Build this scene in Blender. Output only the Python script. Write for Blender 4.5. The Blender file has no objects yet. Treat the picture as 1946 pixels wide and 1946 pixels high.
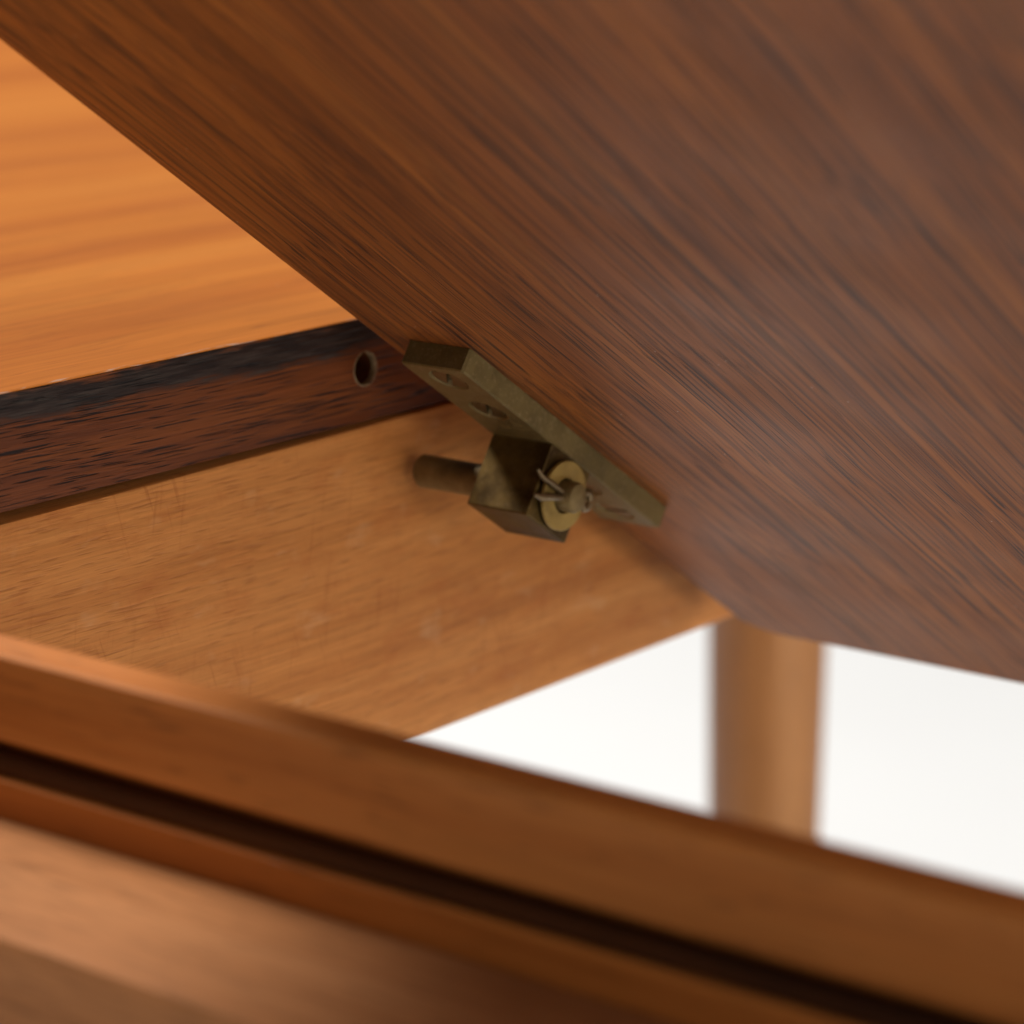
import bpy, bmesh, math
from mathutils import Vector, Matrix

scene = bpy.context.scene
COL = scene.collection
H = 0.73                      # table top height above the floor

# ------------------------------------------------------------------ camera
# world axes: X runs along the cut edge of the table top (away to the right),
# Y runs away to the left along the slide rails, Z is up.
PITCH = math.radians(13.775); YAW = math.radians(37.928)
CAM = Vector((-0.45182, -0.39069, H + 0.10479))
Fh = Vector((math.cos(YAW), math.sin(YAW), 0.0))
Rt = Vector((math.sin(YAW), -math.cos(YAW), 0.0))
Fw = Fh * math.cos(PITCH) + Vector((0, 0, -math.sin(PITCH)))
Up = Rt.cross(Fw)
cam_data = bpy.data.cameras.new('camera')
cam = bpy.data.objects.new('camera', cam_data)
COL.objects.link(cam)
cam.matrix_world = Matrix(((Rt.x, Up.x, -Fw.x, CAM.x), (Rt.y, Up.y, -Fw.y, CAM.y),
                           (Rt.z, Up.z, -Fw.z, CAM.z), (0, 0, 0, 1)))
cam_data.sensor_width = 36.0
cam_data.lens = 36.0 * 5580.0 / 1946.0
cam_data.clip_start = 0.01
cam_data.clip_end = 60.0
cam_data.dof.use_dof = True
cam_data.dof.focus_distance = 0.548
cam_data.dof.aperture_fstop = 13.8
scene.camera = cam

# ------------------------------------------------------------------ light
world = bpy.data.worlds.new('World'); scene.world = world
world.use_nodes = True
wn = world.node_tree.nodes
wn['Background'].inputs['Color'].default_value = (1.0, 0.97, 0.93, 1)
wn['Background'].inputs['Strength'].default_value = 0.05

def softbox(name, loc, target, sx, sy, power, color=(1, 1, 1)):
    d = bpy.data.lights.new(name, 'AREA'); d.shape = 'RECTANGLE'
    d.size = sx; d.size_y = sy; d.energy = power; d.color = color
    o = bpy.data.objects.new(name, d); COL.objects.link(o)
    o.location = loc
    o.rotation_euler = (Vector(target) - Vector(loc)).to_track_quat('-Z', 'Y').to_euler()
    return o
softbox('key_softbox', (0.10, 3.05, H + 3.90), (-0.05, 0.0, H), 1.05, 1.05, 425, (1.0, 0.95, 0.87))
softbox('fill_softbox', (-0.08, -2.0, H + 0.30), (0.0, 0.0, H - 0.05), 2.3, 1.3, 58, (1.0, 0.95, 0.87))
softbox('backdrop_softbox', (2.6, 1.7, 2.9), (2.3, 1.4, 0.0), 2.2, 2.2, 17, (1.0, 0.985, 0.965))

scene.view_settings.view_transform = 'Standard'
scene.view_settings.look = 'None'
scene.view_settings.exposure = 0.0
scene.view_settings.gamma = 1.0
scene.view_settings.use_curve_mapping = False
scene.render.engine = 'CYCLES'

# ------------------------------------------------------------------ node helpers
class NT:
    def __init__(self, name):
        self.m = bpy.data.materials.new(name); self.m.use_nodes = True
        self.t = self.m.node_tree; self.t.nodes.clear()
        self.out = self.n('ShaderNodeOutputMaterial')
        self.b = self.n('ShaderNodeBsdfPrincipled')
        self.l(self.b.outputs[0], self.out.inputs['Surface'])
    def n(self, typ, **kw):
        x = self.t.nodes.new(typ)
        for k, v in kw.items(): setattr(x, k, v)
        return x
    def l(self, a, b): self.t.links.new(a, b)
    def put(self, sock, v):
        if hasattr(v, 'is_linked') or hasattr(v, 'links'): self.l(v, sock)
        else: sock.default_value = v
    def coords(self): return self.n('ShaderNodeTexCoord').outputs['Object']
    def scale(self, vec, s, off=(0, 0, 0)):
        m = self.n('ShaderNodeMapping'); self.l(vec, m.inputs['Vector'])
        m.inputs['Scale'].default_value = s; m.inputs['Location'].default_value = off
        return m.outputs[0]
    def noise(self, vec, scale=1.0, detail=3.0, rough=0.55, dist=0.0):
        x = self.n('ShaderNodeTexNoise'); self.l(vec, x.inputs['Vector'])
        x.inputs['Scale'].default_value = scale; x.inputs['Detail'].default_value = detail
        x.inputs['Roughness'].default_value = rough; x.inputs['Distortion'].default_value = dist
        return x.outputs['Fac']
    def rng(self, v, a, b, c=0.0, d=1.0):
        x = self.n('ShaderNodeMapRange'); self.l(v, x.inputs['Value'])
        for i, q in zip(('From Min', 'From Max', 'To Min', 'To Max'), (a, b, c, d)): x.inputs[i].default_value = q
        return x.outputs['Result']
    def ramp(self, v, stops):
        x = self.n('ShaderNodeValToRGB'); self.l(v, x.inputs['Fac'])
        e = x.color_ramp.elements
        while len(e) < len(stops): e.new(0.5)
        for q, (p, c) in zip(e, stops): q.position = p; q.color = (c[0], c[1], c[2], 1)
        return x.outputs['Color']
    def mix(self, fac, a, b, blend='MIX'):
        x = self.n('ShaderNodeMix', data_type='RGBA', blend_type=blend)
        self.put(x.inputs[0], fac)
        for s, v in ((x.inputs[6], a), (x.inputs[7], b)):
            if isinstance(v, tuple): s.default_value = (v[0], v[1], v[2], 1)
            else: self.l(v, s)
        return x.outputs[2]
    def math(self, op, a, b=0.0, clamp=False):
        x = self.n('ShaderNodeMath', operation=op); x.use_clamp = clamp
        self.put(x.inputs[0], a); self.put(x.inputs[1], b)
        return x.outputs[0]
    def bump(self, h, strength, dist):
        x = self.n('ShaderNodeBump'); self.l(h, x.inputs['Height'])
        x.inputs['Strength'].default_value = strength; x.inputs['Distance'].default_value = dist
        self.l(x.outputs[0], self.b.inputs['Normal'])

def wood(name, axis, stops, streak=(3.0, 70.0), fiber=(18.0, 1100.0), fiber_amt=0.25,
         pore=(90.0, 1700.0), pore_lo=0.60, pore_hi=0.68, pore_amt=0.75, pore_col=(0.012, 0.006, 0.004),
         rough=(0.38, 0.55), spec=0.5, bump=0.25, bump_d=0.00025, dust=0.0, warp=0.012, seed=0.0, extra=None, lines=None):
    """Grain along one object axis: broad streaks, fine fibre, open pores, dust."""
    k = NT(name)
    co = k.coords()
    sep = k.n('ShaderNodeSeparateXYZ'); k.l(co, sep.inputs[0])
    wv = k.noise(k.scale(co, (3.5, 3.5, 3.5), (seed, seed * 2, 0)), 1.0, 2.0)
    wv2 = k.noise(k.scale(co, (28, 28, 28), (seed, 0, seed)), 1.0, 1.0)
    w = k.math('ADD', k.math('MULTIPLY', k.math('SUBTRACT', wv, 0.5), warp * 2),
               k.math('MULTIPLY', k.math('SUBTRACT', wv2, 0.5), warp * 0.16))
    ax = 'XYZ'.index(axis)
    comb = k.n('ShaderNodeCombineXYZ')
    others = [i for i in range(3) if i != ax]
    k.l(sep.outputs[ax], comb.inputs[0])
    for j, i in enumerate(others):
        k.l(k.math('ADD', sep.outputs[i], w), comb.inputs[j + 1])
    v = comb.outputs[0]
    def st(p, off=0.0): return k.scale(v, (p[0], p[1], p[1]), (seed + off, seed * 1.7 + off, seed * .6 + off))
    s1 = k.noise(st(streak), 1.0, 3.5, 0.62, 0.15)
    s2 = k.noise(st((streak[0] * .35, streak[1] * .28), 5.3), 1.0, 2.0, 0.5)
    sm = k.math('ADD', k.math('MULTIPLY', s1, 0.62), k.math('MULTIPLY', s2, 0.38))
    sm = k.rng(sm, 0.30, 0.70)
    col = k.ramp(sm, stops)
    fb = k.noise(st(fiber, 2.1), 1.0, 2.5, 0.65)
    col = k.mix(1.0, col, k.ramp(fb, [(0.25, (1 - fiber_amt,) * 3), (0.75, (1 + fiber_amt * .0 + .0,) * 3)]), 'MULTIPLY')
    pn = k.noise(st(pore, 9.7), 1.0, 1.0, 0.5)
    pd = k.noise(st((streak[0] * 2, streak[1] * .6), 3.3), 1.0, 2.0)         # pores crowd in some bands
    pm = k.rng(k.math('ADD', pn, k.math('MULTIPLY', k.math('SUBTRACT', pd, 0.5), 0.22)), pore_lo, pore_hi)
    pf = k.math('MULTIPLY', pm, pore_amt)
    col = k.mix(pf, col, pore_col)
    if lines:                                             # long thin growth lines
        ln = k.noise(st((lines[0], lines[1]), 14.2), 1.0, 1.5, 0.55)
        lm = k.math('MULTIPLY', k.rng(ln, 0.53, 0.66), lines[2])
        col = k.mix(lm, col, pore_col)
    if extra: col = extra(k, co, v, col)
    ro = k.rng(k.noise(k.scale(co, (22, 22, 22)), 1.0, 2.0), 0.3, 0.7, rough[0], rough[1])
    if dust > 0:
        vo = k.n('ShaderNodeTexVoronoi'); k.l(k.scale(co, (430, 430, 430)), vo.inputs['Vector'])
        vo.inputs['Scale'].default_value = 1.0; vo.inputs['Randomness'].default_value = 1.0
        pick = k.n('ShaderNodeSeparateColor'); k.l(vo.outputs['Color'], pick.inputs[0])
        near = k.rng(vo.outputs['Distance'], 0.05, 0.09, 1.0, 0.0)
        sel = k.math('GREATER_THAN', pick.outputs[0], 1.0 - dust)
        dm = k.math('MULTIPLY', k.math('MULTIPLY', near, sel), 0.75)
        col = k.mix(dm, col, (0.55, 0.50, 0.44))
    k.l(col, k.b.inputs['Base Color'])
    k.l(ro, k.b.inputs['Roughness'])
    k.b.inputs['Specular IOR Level'].default_value = spec
    hh = k.math('SUBTRACT', k.math('MULTIPLY', fb, 0.35), pm)
    k.bump(hh, bump, bump_d)
    return k.m

def brass(name, c1, c2, c3, metal=0.75, rough=(0.42, 0.65), dust=0.3, sc=260.0):
    k = NT(name); co = k.coords()
    a = k.noise(k.scale(co, (sc, sc, sc)), 1.0, 6.0, 0.65)
    b = k.noise(k.scale(co, (sc * .25,) * 3, (3, 1, 2)), 1.0, 3.0, 0.55)
    col = k.ramp(k.math('ADD', k.math('MULTIPLY', a, 0.5), k.math('MULTIPLY', b, 0.5)),
                 [(0.32, c1), (0.5, c2), (0.66, c3)])
    d = k.noise(k.scale(co, (sc * 5,) * 3), 1.0, 3.0, 0.7)
    dm = k.math('MULTIPLY', k.rng(d, 0.52, 0.72), dust)
    col = k.mix(dm, col, (0.26, 0.17, 0.085))
    k.l(col, k.b.inputs['Base Color'])
    k.l(k.math('SUBTRACT', metal, k.math('MULTIPLY', dm, 0.6), clamp=True), k.b.inputs['Metallic'])
    k.l(k.rng(a, 0.3, 0.7, rough[0], rough[1]), k.b.inputs['Roughness'])
    k.bump(d, 0.25, 0.00012)
    return k.m

# ------------------------------------------------------------------ wood and metal
def top_extra(k, co, v, col):
    # worn, chipped finish along the very edge of the veneer
    s = k.n('ShaderNodeSeparateXYZ'); k.l(co, s.inputs[0])
    n = k.noise(k.scale(co, (120, 900, 900), (4, 0, 0)), 1.0, 3.0, 0.7)
    m = k.math('MULTIPLY', k.rng(s.outputs[1], 0.0004, 0.0011, 1.0, 0.0), k.rng(n, 0.54, 0.66))
    return k.mix(k.math('MULTIPLY', m, 0.7), col, (0.42, 0.32, 0.27))
TOPWOOD = wood('oiled_teak_top', 'X',
    [(0.0, (0.29, 0.076, 0.011)), (0.32, (0.40, 0.117, 0.017)), (0.6, (0.47, 0.152, 0.022)), (1.0, (0.53, 0.188, 0.031))],
    streak=(1.6, 46.0), fiber=(4, 460), fiber_amt=0.30, pore=(60, 1500), pore_lo=0.66, pore_hi=0.78, pore_amt=0.4,
    pore_col=(0.10, 0.03, 0.01), rough=(0.52, 0.64), spec=0.06, bump=0.12, warp=0.010, seed=4.0, dust=0.004, extra=top_extra)

def edge_extra(k, co, v, col):
    """A black heartwood streak along the upper part of the lipping."""
    s = k.n('ShaderNodeSeparateXYZ'); k.l(co, s.inputs[0])
    n1 = k.noise(k.scale(co, (16, 3, 60)), 1.0, 4.0, 0.6)
    n2 = k.noise(k.scale(co, (70, 30, 1100), (2, 5, 1)), 1.0, 4.0, 0.65)
    z = k.math('ADD', s.outputs[2], k.math('MULTIPLY', k.math('SUBTRACT', n1, 0.5), 0.011))
    z = k.math('ADD', z, k.math('MULTIPLY', k.math('SUBTRACT', n2, 0.5), 0.006))
    z = k.math('ADD', z, k.math('MULTIPLY', s.outputs[0], -0.012))
    m = k.math('MULTIPLY', k.rng(z, -0.0066, -0.0042), k.rng(z, -0.0004, 0.0012, 1.0, 0.0))
    grey = k.mix(k.rng(n2, 0.45, 0.7), (0.007, 0.006, 0.006), (0.044, 0.035, 0.029))
    return k.mix(k.math('MULTIPLY', m, 0.93), col, grey)
EDGEWOOD = wood('dark_rosewood_lipping', 'X',
    [(0.0, (0.085, 0.019, 0.005)), (0.35, (0.145, 0.036, 0.008)), (0.65, (0.190, 0.050, 0.010)), (1.0, (0.26, 0.074, 0.013))],
    streak=(5, 220), fiber=(24, 2400), fiber_amt=0.55, pore=(70, 3000), pore_lo=0.58, pore_hi=0.65, pore_amt=0.92,
    pore_col=(0.006, 0.003, 0.003), rough=(0.40, 0.55), spec=0.18, bump=0.7, bump_d=0.0003, warp=0.004, seed=1.3,
    extra=edge_extra, dust=0.006)

def apron_extra(k, co, v, col):
    """Cross scratches and handling marks on the pale rail."""
    r1 = k.n('ShaderNodeVectorRotate', rotation_type='Y_AXIS'); k.l(co, r1.inputs['Vector']); r1.inputs['Angle'].default_value = 0.30
    r2 = k.n('ShaderNodeVectorRotate', rotation_type='Y_AXIS'); k.l(co, r2.inputs['Vector']); r2.inputs['Angle'].default_value = -0.16
    a = k.math('MAXIMUM', k.noise(k.scale(r1.outputs[0], (800, 300, 50), (1, 0, 4)), 1.0, 2.0, 0.6, 0.3),
               k.noise(k.scale(r2.outputs[0], (620, 300, 40), (8, 0, 2)), 1.0, 2.0, 0.6, 0.3))
    where = k.rng(k.noise(k.scale(co, (24, 24, 34), (7, 2, 3)), 1.0, 2.0), 0.45, 0.68)
    m = k.math('MULTIPLY', k.math('MULTIPLY', k.rng(a, 0.60, 0.74), where), 0.55)
    col = k.mix(m, col, (0.24, 0.062, 0.010))
    b = k.noise(k.scale(co, (55, 55, 110), (3, 1, 9)), 1.0, 5.0, 0.7)
    col = k.mix(k.math('MULTIPLY', k.rng(b, 0.5, 0.72), 0.55), col, (0.34, 0.098, 0.020))
    p = k.noise(k.scale(co, (70, 70, 120), (6, 3, 1)), 1.0, 3.0, 0.6)
    return k.mix(k.math('MULTIPLY', k.rng(p, 0.6, 0.75), 0.25), col, (0.62, 0.38, 0.20))
APRONWOOD = wood('scuffed_beech_rail', 'X',
    [(0.0, (0.39, 0.130, 0.029)), (0.4, (0.50, 0.186, 0.045)), (0.7, (0.57, 0.226, 0.059)), (1.0, (0.64, 0.276, 0.082))],
    streak=(5, 150), fiber=(36, 2000), fiber_amt=0.32, pore=(140, 1900), pore_lo=0.56, pore_hi=0.74, pore_amt=0.35,
    pore_col=(0.17, 0.050, 0.013), rough=(0.45, 0.62), spec=0.18, bump=0.3, warp=0.004, seed=2.6, extra=apron_extra)

LEAFWOOD = wood('satin_teak_leaf', 'X',
    [(0.0, (0.20, 0.056, 0.010)), (0.3, (0.290, 0.082, 0.012)), (0.6, (0.355, 0.105, 0.015)), (1.0, (0.430, 0.142, 0.022))],
    streak=(1.1, 260.0), fiber=(5, 1500), fiber_amt=0.5, pore=(24, 2400), pore_lo=0.575, pore_hi=0.635, pore_amt=0.84, lines=(2.2, 680.0, 0.52),
    pore_col=(0.018, 0.007, 0.005), rough=(0.46, 0.58), spec=0.31, bump=0.4, bump_d=0.0002, warp=0.006, seed=7.7, dust=0.05)

RAILWOOD = wood('brown_oak_slide', 'Y',
    [(0.0, (0.30, 0.085, 0.014)), (0.4, (0.46, 0.150, 0.030)), (0.7, (0.54, 0.195, 0.045)), (1.0, (0.62, 0.255, 0.070))],
    streak=(4, 110), fiber=(30, 1000), fiber_amt=0.2, pore=(90, 1500), pore_lo=0.62, pore_hi=0.72, pore_amt=0.4,
    pore_col=(0.06, 0.02, 0.006), rough=(0.45, 0.6), spec=0.2, bump=0.2, warp=0.005, seed=5.1)

BEARWOOD = wood('dull_beech_bearer', 'Y',
    [(0.0, (0.24, 0.085, 0.026)), (0.4, (0.34, 0.140, 0.052)), (0.7, (0.39, 0.170, 0.068)), (1.0, (0.45, 0.210, 0.090))],
    streak=(4, 60), fiber=(30, 800), fiber_amt=0.2, pore_amt=0.3, rough=(0.55, 0.7), spec=0.08, bump=0.1, warp=0.006, seed=8.4)
LEGWOOD = wood('pale_teak_leg', 'Z',
    [(0.0, (0.22, 0.083, 0.018)), (0.45, (0.33, 0.132, 0.033)), (1.0, (0.43, 0.190, 0.055))],
    streak=(2.5, 70), fiber=(20, 900), fiber_amt=0.2, pore_amt=0.35, rough=(0.42, 0.55), spec=0.4, bump=0.1, warp=0.01, seed=3.9)

PLATE_M = brass('tarnished_brass', (0.080, 0.053, 0.014), (0.128, 0.083, 0.022), (0.165, 0.108, 0.031), metal=0.5, dust=0.35)
BLOCK_M = brass('dark_aged_brass', (0.030, 0.014, 0.003), (0.085, 0.048, 0.009), (0.160, 0.095, 0.020), metal=0.8, dust=0.15, sc=180)
WASH_M = brass('yellow_brass', (0.20, 0.125, 0.030), (0.33, 0.215, 0.055), (0.42, 0.29, 0.085), metal=0.6, rough=(0.38, 0.55), dust=0.2)
PIN_M = brass('worn_pin_brass', (0.06, 0.038, 0.013), (0.16, 0.105, 0.036), (0.26, 0.18, 0.070), metal=0.6, dust=0.3)
SCREW_M = brass('dark_screw_brass', (0.030, 0.020, 0.008), (0.085, 0.057, 0.020), (0.15, 0.10, 0.04), metal=0.7, rough=(0.25, 0.45), dust=0.12)
WIRE_M = brass('split_pin_wire', (0.07, 0.042, 0.016), (0.16, 0.105, 0.048), (0.30, 0.22, 0.12), metal=0.6, rough=(0.3, 0.45), dust=0.2)

GROOVE_SHADE_M = wood('painted_groove_shade', 'Y', [(0.0, (0.030, 0.010, 0.004)), (0.45, (0.070, 0.022, 0.006)), (1.0, (0.15, 0.048, 0.011))],
    streak=(9, 160), fiber_amt=0.3, pore_amt=0.4, rough=(0.5, 0.7), spec=0.2, warp=0.004, seed=6.2)  # dark brown that paints the shade inside the rail groove
k = NT('pale_hole_rim'); co = k.coords()
k.l(k.ramp(k.noise(k.scale(co, (900,) * 3), 1, 4), [(0.3, (0.10, 0.05, 0.018)), (0.7, (0.34, 0.24, 0.12))]), k.b.inputs['Base Color'])
k.b.inputs['Roughness'].default_value = 0.6
RIM_M = k.m

k = NT('white_studio_paper'); co = k.coords()
k.l(k.ramp(k.noise(k.scale(co, (3,) * 3), 1, 4), [(0.3, (0.655, 0.673, 0.702)), (0.7, (0.67, 0.69, 0.72))]), k.b.inputs['Base Color'])
k.b.inputs['Roughness'].default_value = 0.75
k.b.inputs['Specular IOR Level'].default_value = 0.25
PAPER = k.m

# ------------------------------------------------------------------ mesh helpers
def link(name, bm, mat, parent=None, loc=(0, 0, 0), smooth=None):
    me = bpy.data.meshes.new(name)
    bmesh.ops.recalc_face_normals(bm, faces=bm.faces[:])
    bm.to_mesh(me); bm.free()
    me.materials.append(mat)
    if smooth is not None:
        for p in me.polygons: p.use_smooth = True
        me.set_sharp_from_angle(angle=math.radians(smooth))
    o = bpy.data.objects.new(name, me); COL.objects.link(o)
    o.location = loc
    if parent: o.parent = parent
    return o

def box_bm(x0, x1, y0, y1, z0, z1, bevel=0.0, seg=2):
    bm = bmesh.new()
    vs = [bm.verts.new(p) for p in ((x0, y0, z0), (x1, y0, z0), (x1, y1, z0), (x0, y1, z0),
                                    (x0, y0, z1), (x1, y0, z1), (x1, y1, z1), (x0, y1, z1))]
    for f in ((3, 2, 1, 0), (4, 5, 6, 7), (0, 1, 5, 4), (1, 2, 6, 5), (2, 3, 7, 6), (3, 0, 4, 7)):
        bm.faces.new([vs[i] for i in f])
    if bevel:
        bmesh.ops.bevel(bm, geom=bm.edges[:], offset=bevel, segments=seg, affect='EDGES', profile=0.5)
    return bm

def extrude_profile(pts, a, b, mapf, bevel=0.0, seg=2):
    """pts: 2-D outline; swept between a and b; mapf(p, q, t) -> xyz."""
    bm = bmesh.new()
    A = [bm.verts.new(mapf(p, q, a)) for p, q in pts]
    B = [bm.verts.new(mapf(p, q, b)) for p, q in pts]
    n = len(pts)
    bm.faces.new(A); bm.faces.new(B[::-1])
    for i in range(n): bm.faces.new((A[i], A[(i + 1) % n], B[(i + 1) % n], B[i]))
    if bevel: bmesh.ops.bevel(bm, geom=bm.edges[:], offset=bevel, segments=seg, affect='EDGES', profile=0.5)
    return bm

def slab_with_holes(outline, holes, t, mapf, nseg=40, ch=0.0):
    """A slab: outline (list of 2-D points, front face at depth 0, back at t);
    holes: (cu, cv, r_front, r_back, depth). mapf(u, v, depth) -> xyz."""
    bm = bmesh.new()
    cu_ = sum(p[0] for p in outline) / len(outline); cv_ = sum(p[1] for p in outline) / len(outline)
    sg = lambda q: (q > 0) - (q < 0)
    F = [bm.verts.new(mapf(u - ch * sg(u - cu_), v - ch * sg(v - cv_), 0)) for u, v in outline]
    M_ = [bm.verts.new(mapf(u, v, ch)) for u, v in outline] if ch else F
    B = [bm.verts.new(mapf(u, v, t)) for u, v in outline]
    n = len(outline); edges = []
    for i in range(n): edges.append(bm.edges.new((F[i], F[(i + 1) % n])))
    for cu, cv, r0, r1, dep in holes:
        a = [(math.cos(2 * math.pi * i / nseg), math.sin(2 * math.pi * i / nseg)) for i in range(nseg)]
        r0v = [bm.verts.new(mapf(cu + r0 * c, cv + r0 * s, 0)) for c, s in a]
        r1v = [bm.verts.new(mapf(cu + r1 * c, cv + r1 * s, dep)) for c, s in a]
        for i in range(nseg): edges.append(bm.edges.new((r0v[i], r0v[(i + 1) % nseg])))
        for i in range(nseg):
            j = (i + 1) % nseg; bm.faces.new((r0v[i], r0v[j], r1v[j], r1v[i]))
        bm.faces.new(r1v)
    bmesh.ops.triangle_fill(bm, use_beauty=True, use_dissolve=False, edges=edges)
    for i in range(n):
        j = (i + 1) % n; bm.faces.new((M_[i], M_[j], B[j], B[i]))
        if ch: bm.faces.new((F[i], F[j], M_[j], M_[i]))
    bm.faces.new(B)
    return bm

def lathe(prof, mapf, n=48, cap=True):
    """prof: (radius, height) list; mapf(x, y, h) -> xyz."""
    bm = bmesh.new(); rings = []
    for r, h in prof:
        rings.append([bm.verts.new(mapf(r * math.cos(2 * math.pi * i / n), r * math.sin(2 * math.pi * i / n), h)) for i in range(n)])
    for a, b in zip(rings, rings[1:]):
        for i in range(n): bm.faces.new((a[i], a[(i + 1) % n], b[(i + 1) % n], b[i]))
    if cap: bm.faces.new(rings[0]); bm.faces.new(rings[-1])
    else:
        a, b = rings[-1], rings[0]
        for i in range(n): bm.faces.new((a[i], a[(i + 1) % n], b[(i + 1) % n], b[i]))
    return bm

def tube(bm, pts, radii, n=10, flat=1.0, flat_dir=None):
    rings = []
    for i, p in enumerate(pts):
        d = (pts[min(i + 1, len(pts) - 1)] - pts[max(i - 1, 0)]).normalized()
        u = (flat_dir or Vector((0.31, 0.84, 0.44))); u = (u - d * u.dot(d)).normalized(); w = d.cross(u)
        r = radii[i] if isinstance(radii, (list, tuple)) else radii
        rings.append([bm.verts.new(p + u * (r * flat * math.cos(2 * math.pi * j / n)) + w * (r * math.sin(2 * math.pi * j / n))) for j in range(n)])
    for a, b in zip(rings, rings[1:]):
        for j in range(n): bm.faces.new((a[j], a[(j + 1) % n], b[(j + 1) % n], b[j]))
    bm.faces.new(rings[0]); bm.faces.new(rings[-1][::-1])

def empty(name, loc=(0, 0, 0)):
    o = bpy.data.objects.new(name, None); COL.objects.link(o); o.location = loc
    o.empty_display_size = 0.05
    return o

# ------------------------------------------------------------------ setting
bm = bmesh.new()
prof = [(-2.5, 0.0), (1.0, 0.0), (3.0, 0.0), (5.0, 0.0)]
dirn = Fh; side = Rt
c0 = Vector((CAM.x, CAM.y, 0))
va = [bm.verts.new(c0 + dirn * p + side * -4 + Vector((0, 0, z))) for p, z in prof]
vb = [bm.verts.new(c0 + dirn * p + side * 4 + Vector((0, 0, z))) for p, z in prof]
for i in range(len(prof) - 1): bm.faces.new((va[i], va[i + 1], vb[i + 1], vb[i]))
floor = link('floor', bm, PAPER, smooth=60)
floor['kind'] = 'structure'
floor['label'] = 'white seamless studio floor under the table'

# ------------------------------------------------------------------ the table (fixed half)
table = empty('extending_table', (0.538, 0.246, 0))
table['label'] = 'brown teak extending table with dark edge, pale rail and one round leg'
table['category'] = 'table'
TL = table.location.copy()
def tpart(name, bm, mat, smooth=None, parent=None, org=(0, 0, H)):
    o = link(name, bm, mat, None, org, smooth)
    p = parent or table
    o.parent = p
    base = TL if p is table else Vector(p['_w'])
    o.location = Vector(org) - base
    o['_w'] = tuple(org)
    return o

X0, X1, Y1 = -0.46, 0.60, 0.78
# veneered top: a slab behind the lipping with a thin veneer that runs out over it
tpart('top_panel', box_bm(X0, X1, 0.0203, Y1, -0.022, -0.0005), TOPWOOD)
bm = bmesh.new()
prof = [(0.0206, -0.00045), (0.0002, -0.00045), (0.00005, -0.0003), (0.0003, -0.00015), (0.0008, 0.0), (Y1, 0.0), (Y1, -0.00045)]
tpart('top_veneer', extrude_profile(prof, X0, X1, lambda y, z, t: (t, y, z)), TOPWOOD, 35)
zt, zb = -0.0005, -0.0220
r = 0.0006
out = [(X0, zb), (X1, zb), (X1, zt), (X0, zt)]
band = tpart('edge_lipping', slab_with_holes(out, [(0.0002, -0.0110, 0.00375, 0.00375, 0.013)], 0.0201,
             lambda u, v, d: (u, d, v)), EDGEWOOD, 30)
band['label'] = 'dark rosewood edge strip with a black streak and one dowel hole'
# pale worn wood round the mouth of the hole: a thin sleeve
sl = lathe([(0.0037, -0.00006), (0.0037, 0.0016), (0.0035, 0.0016), (0.0033, 0.0008), (0.0035, -0.0001)],
           lambda x, y, h: (0.0002 + x, h, -0.0110 + y), 48, cap=False)
tpart('dowel_socket', sl, RIM_M, 40, parent=band)

# apron: pale rail under the lipping; its top runs very slightly out of level
bm = bmesh.new()
xs = [X0 + 0.03, -0.10, 0.03, 0.09, 0.527]
zs = [-0.0262, -0.0240, -0.0227, -0.0224, -0.0223]
bv = 0.0009
secs = []
for x, z in zip(xs, zs):
    secs.append([bm.verts.new(p) for p in ((x, -0.0003, -0.0945), (x, 0.0005, -0.0953), (x, 0.022, -0.0953), (x, 0.022, z), (x, 0.0008, z), (x, -0.0001, z - 0.0003), (x, -0.0003, z - bv))])
for a, b in zip(secs, secs[1:]):
    for i in range(7): bm.faces.new((a[i], a[(i + 1) % 7], b[(i + 1) % 7], b[i]))
bm.faces.new(secs[0]); bm.faces.new(secs[-1])
apron = tpart('apron', bm, APRONWOOD, 25)
apron['label'] = 'pale scuffed wooden rail under the dark edge'

for y0, y1 in ((0.0225, 0.2200), (0.2720, 0.60)):
    tpart('side_apron', box_bm(0.5275, 0.5485, y0, y1, -0.095, -0.0223, 0.0008), LEGWOOD)

leg_prof = [(r * 1.08, h) for r, h in ((0.0135, -H + 0.0002), (0.0145, -H + 0.002), (0.0185, -0.55), (0.0206, -0.40), (0.0217, -0.32), (0.0228, -0.24), (0.0238, -0.16), (0.0242, -0.095), (0.0242, -0.0223))]
tpart('leg', lathe(leg_prof, lambda x, y, h: (x, y, h), 56), LEGWOOD, 40, org=(0.538, 0.246, H))

# slide rail: grooved strip standing on a wider bearer; both run along Y
zr = [-0.0220, -0.0360, -0.0420, -0.0486]
xf, xb, gd = -0.163, -0.155, 0.0055
rb = 0.0005
prof = [(xb, zr[3] + 0.0002), (xb, zr[0] - rb), (xb - rb, zr[0]), (xf + rb, zr[0]), (xf, zr[0] - rb),
        (xf, zr[1] + rb), (xf + rb, zr[1]), (xf + gd, zr[1]), (xf + gd, zr[2]), (xf + rb, zr[2]), (xf, zr[2] - rb), (xf, zr[3] + 0.0002)]
slide = tpart('slide_rail', extrude_profile(prof, -0.0006, -0.62, lambda x, z, t: (x, t, z)), RAILWOOD, 30)
slide['label'] = 'grooved brown wooden slide rail crossing the foreground'
run = tpart('groove_shade_strip', box_bm(xf + 0.0007, xf + gd - 0.0001, -0.61, -0.0008, zr[2] + 0.0001, zr[2] + 0.0032, 0.0009), GROOVE_SHADE_M, parent=slide)  # added strip, no real part: its dark colour stands in for groove shade
run['label'] = 'dark strip added in the groove of the slide rail to stand for its shade'
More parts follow.
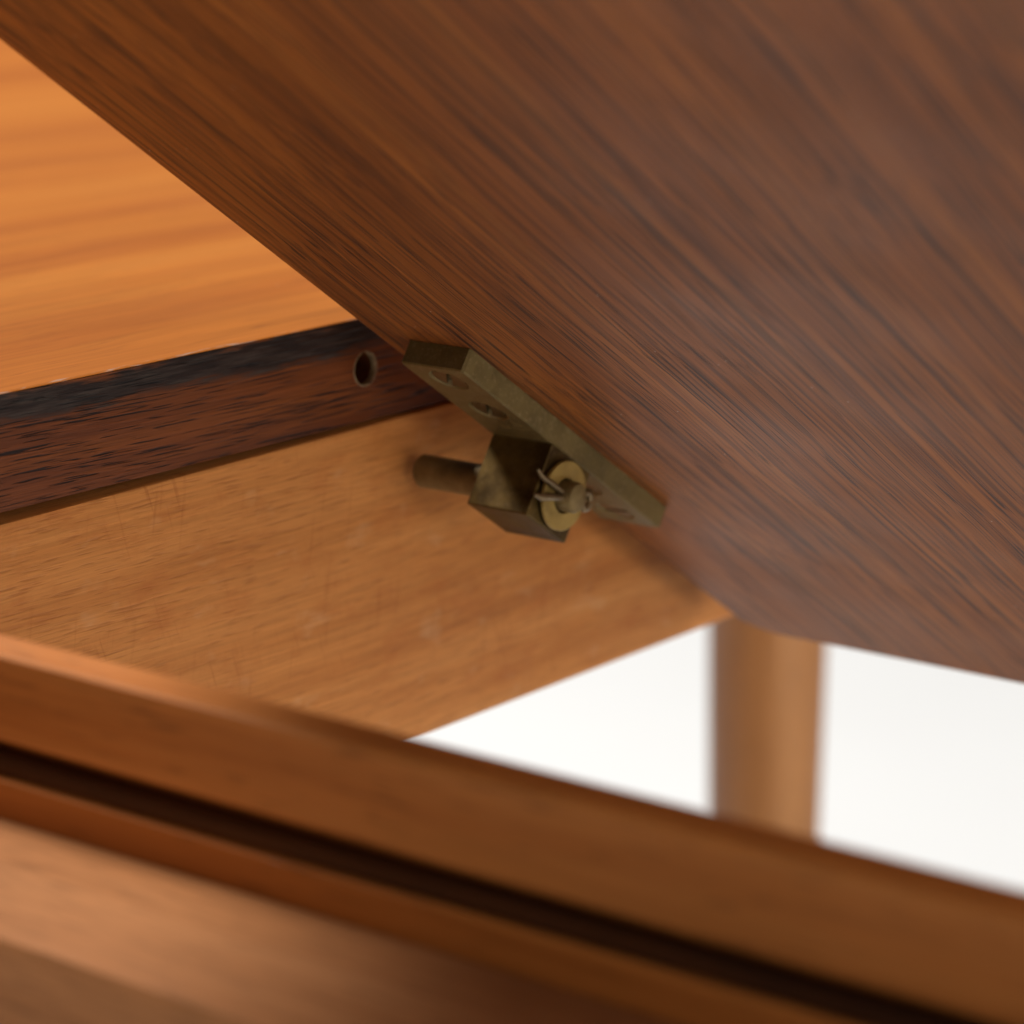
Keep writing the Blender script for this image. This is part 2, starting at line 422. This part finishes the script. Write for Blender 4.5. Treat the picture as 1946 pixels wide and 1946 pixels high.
bear = tpart('rail_bearer', box_bm(-0.1960, -0.1545, -0.62, -0.0006, -0.092, zr[3], 0.0012), BEARWOOD, 30)
bear['label'] = 'wide blurred bearer under the slide rail, nearest the camera'

# ------------------------------------------------------------------ the tilted leaf
TH = math.radians(33.6)
g = Vector((math.cos(TH), 0, -math.sin(TH)))
nn = Vector((-math.sin(TH), 0, -math.cos(TH)))            # out of the underside, towards the camera
LO = Vector((-0.02117, -0.016, H + 0.00426))              # u = v = n = 0
leaf = empty('table_leaf', LO)
leaf['label'] = 'tilted brown teak table leaf with brass pivot bracket, hanging over the open table'
leaf['category'] = 'table leaf'
# leaf axes: local x = u (grain), local y = -v, local z = -n
leaf.rotation_euler = (0, TH, 0)
def L(u, v, n): return Vector((u, -v, -n))
LU0, LU1, LV1, LT = -0.31, 0.1745, 0.47, 0.020
rc = 0.006
pl = [(LU0, 0.0)]
for i in range(7):
    a = -math.pi / 2 + math.pi / 2 * i / 6
    pl.append((LU1 - rc + rc * math.cos(a), rc + rc * math.sin(a)))
pl += [(LU1, LV1), (LU0, LV1)]
bm = bmesh.new()
A = [bm.verts.new(L(u, v, 0)) for u, v in pl]; B = [bm.verts.new(L(u, v, -LT)) for u, v in pl]
fa = bm.faces.new(A); fb_ = bm.faces.new(B[::-1]); n_ = len(pl)
for i in range(n_): bm.faces.new((A[i], A[(i + 1) % n_], B[(i + 1) % n_], B[i]))
bm.edges.ensure_lookup_table()
rim = [e for e in bm.edges if (fa in e.link_faces) or (fb_ in e.link_faces)]
bmesh.ops.bevel(bm, geom=rim, offset=0.0012, segments=3, affect='EDGES', profile=0.5)
panel = link('leaf_panel', bm, LEAFWOOD, leaf)

# pivot bracket ----------------------------------------------------
PU0, PU1, PV0, PV1, PT = 0.0075, 0.0882, 0.0084, 0.0243, 0.0050
pc = 0.0005
out = [(PU0 + pc, PV0), (PU1 - pc, PV0), (PU1, PV0 + pc), (PU1, PV1 - pc), (PU1 - pc, PV1), (PU0 + pc, PV1), (PU0, PV1 - pc), (PU0, PV0 + pc)]
SCREWS = [(0.0138, 0.0166, -32), (0.0285, 0.0168, 150), (0.0680, 0.0160, 20), (0.0812, 0.0166, 100)]
holes = [(u, v, 0.0043, 0.0030, 0.0012) for u, v, _ in SCREWS]
bm = slab_with_holes(out, holes, PT - 0.0001, lambda u, v, d: L(u, v, PT - d), 32, 0.0003)
plate = link('bracket_plate', bm, PLATE_M, leaf, smooth=25)
plate['label'] = 'tarnished brass plate screwed to the underside of the leaf'
def sub(name, bm, mat, smooth=30): return link(name, bm, mat, plate, smooth=smooth)

for u, v, ang in SCREWS:                                  # countersunk slotted screws
    ca, sa = math.cos(math.radians(ang)), math.sin(math.radians(ang))
    R_, sw = 0.0037, 0.00055
    base = PT - 0.0011; top = PT - 0.00025
    bm = bmesh.new(); N = 28
    def P(x, y, z): return L(u + x * ca - y * sa, v + x * sa + y * ca, z)
    for sgn in (1, -1):                                   # two half discs with the slot between
        a0 = math.asin(sw / R_)
        arc = [(R_ * math.cos(a0 + (math.pi - 2 * a0) * i / N), sgn * R_ * math.sin(a0 + (math.pi - 2 * a0) * i / N)) for i in range(N + 1)]
        T = [bm.verts.new(P(x * .96, y * .96 if abs(y) > sw * 1.05 else y, top)) for x, y in arc]
        Bt = [bm.verts.new(P(x, y, base - 0.0001)) for x, y in arc]
        bm.faces.new(T); m = len(arc)
        for i in range(m): bm.faces.new((T[i], T[(i + 1) % m], Bt[(i + 1) % m], Bt[i]))
    sub('screw', bm, SCREW_M, 25)

BU0, BU1, BV0, BV1, BN = 0.0425, 0.0582, 0.0086, 0.0241, 0.0207
bm = bmesh.new()
ps = [L(u, v, n) for n in (PT - 0.0001, BN) for u, v in ((BU0, BV0), (BU1, BV0), (BU1, BV1), (BU0, BV1))]
vs = [bm.verts.new(p) for p in ps]
for f in ((3, 2, 1, 0), (4, 5, 6, 7), (0, 1, 5, 4), (1, 2, 6, 5), (2, 3, 7, 6), (3, 0, 4, 7)): bm.faces.new([vs[i] for i in f])
bmesh.ops.bevel(bm, geom=bm.edges[:], offset=0.00035, segments=2, affect='EDGES', profile=0.5)
sub('pivot_block', bm, BLOCK_M, None)

pu, pn_ = (BU0 + BU1) / 2, 0.0130
ax = lambda x, y, h: L(pu + x, h, pn_ + y)                # shaft along v
pin = sub('pivot_pin', lathe([(0.0027, -0.0126), (0.0035, -0.0116), (0.0035, BV1 - 0.002), (0.0032, BV1 - 0.002), (0.0032, BV1 + 0.0042), (0.0028, BV1 + 0.0050), (0.0012, BV1 + 0.0053)], ax, 40), PIN_M, 35)
wz0, wz1 = BV1 + 0.0007, BV1 + 0.0017
wash = sub('washer', lathe([(0.0036, wz0), (0.0071, wz0), (0.00725, wz0 + .0002), (0.00725, wz1 - .0002), (0.0071, wz1), (0.0037, wz1)],
     lambda x, y, h: L(pu + x, h, pn_ + y), 56, cap=False), WASH_M, 35)

# split pin through the near end of the shaft: two splayed tines one side, an eye on the other
be = TH - math.radians(19)
def SP(s, q, v): # s along the split pin, q across it (towards +n side), v along the shaft
    d = (math.cos(be), -math.sin(be)); e = (math.sin(be), math.cos(be))
    return L(pu + s * d[0] + q * e[0], v, pn_ + s * d[1] + q * e[1])
vc = BV1 + 0.0030
bm = bmesh.new()
fd = SP(0, 1, 0) - SP(0, 0, 0)
tube(bm, [SP(0.0034, -0.0003, vc), SP(-0.0030, -0.0006, vc), SP(-0.0070, -0.0017, vc - .0002), SP(-0.0104, -0.0026, vc - .0004), SP(-0.0126, -0.0039, vc - .0003)],
     [0.0006, 0.00062, 0.0007, 0.0006, 0.00035], 10)
tube(bm, [SP(0.0034, 0.0005, vc), SP(-0.0030, 0.0006, vc + .0002), SP(-0.0070, 0.0010, vc + .0004), SP(-0.0104, 0.0015, vc + .0004), SP(-0.0128, 0.0013, vc + .0003)],
     [0.0006, 0.00068, 0.0008, 0.00085, 0.0004], 10)
eye = []
for i in range(23):
    a = math.radians(168 - 336 * i / 22)
    eye.append(SP(0.0055 + 0.0015 * math.cos(math.pi - a), 0.0017 * math.sin(a), vc))
tube(bm, eye, 0.00075, 10)
split = sub('split_pin', bm, WIRE_M, 60)
wash['label'] = 'bright yellow brass washer'
pin['label'] = 'aged brass pivot pin through the block'
split['label'] = 'bent split pin through the end of the pivot pin'
for o in list(bpy.data.objects):
    if '_w' in o: del o['_w']
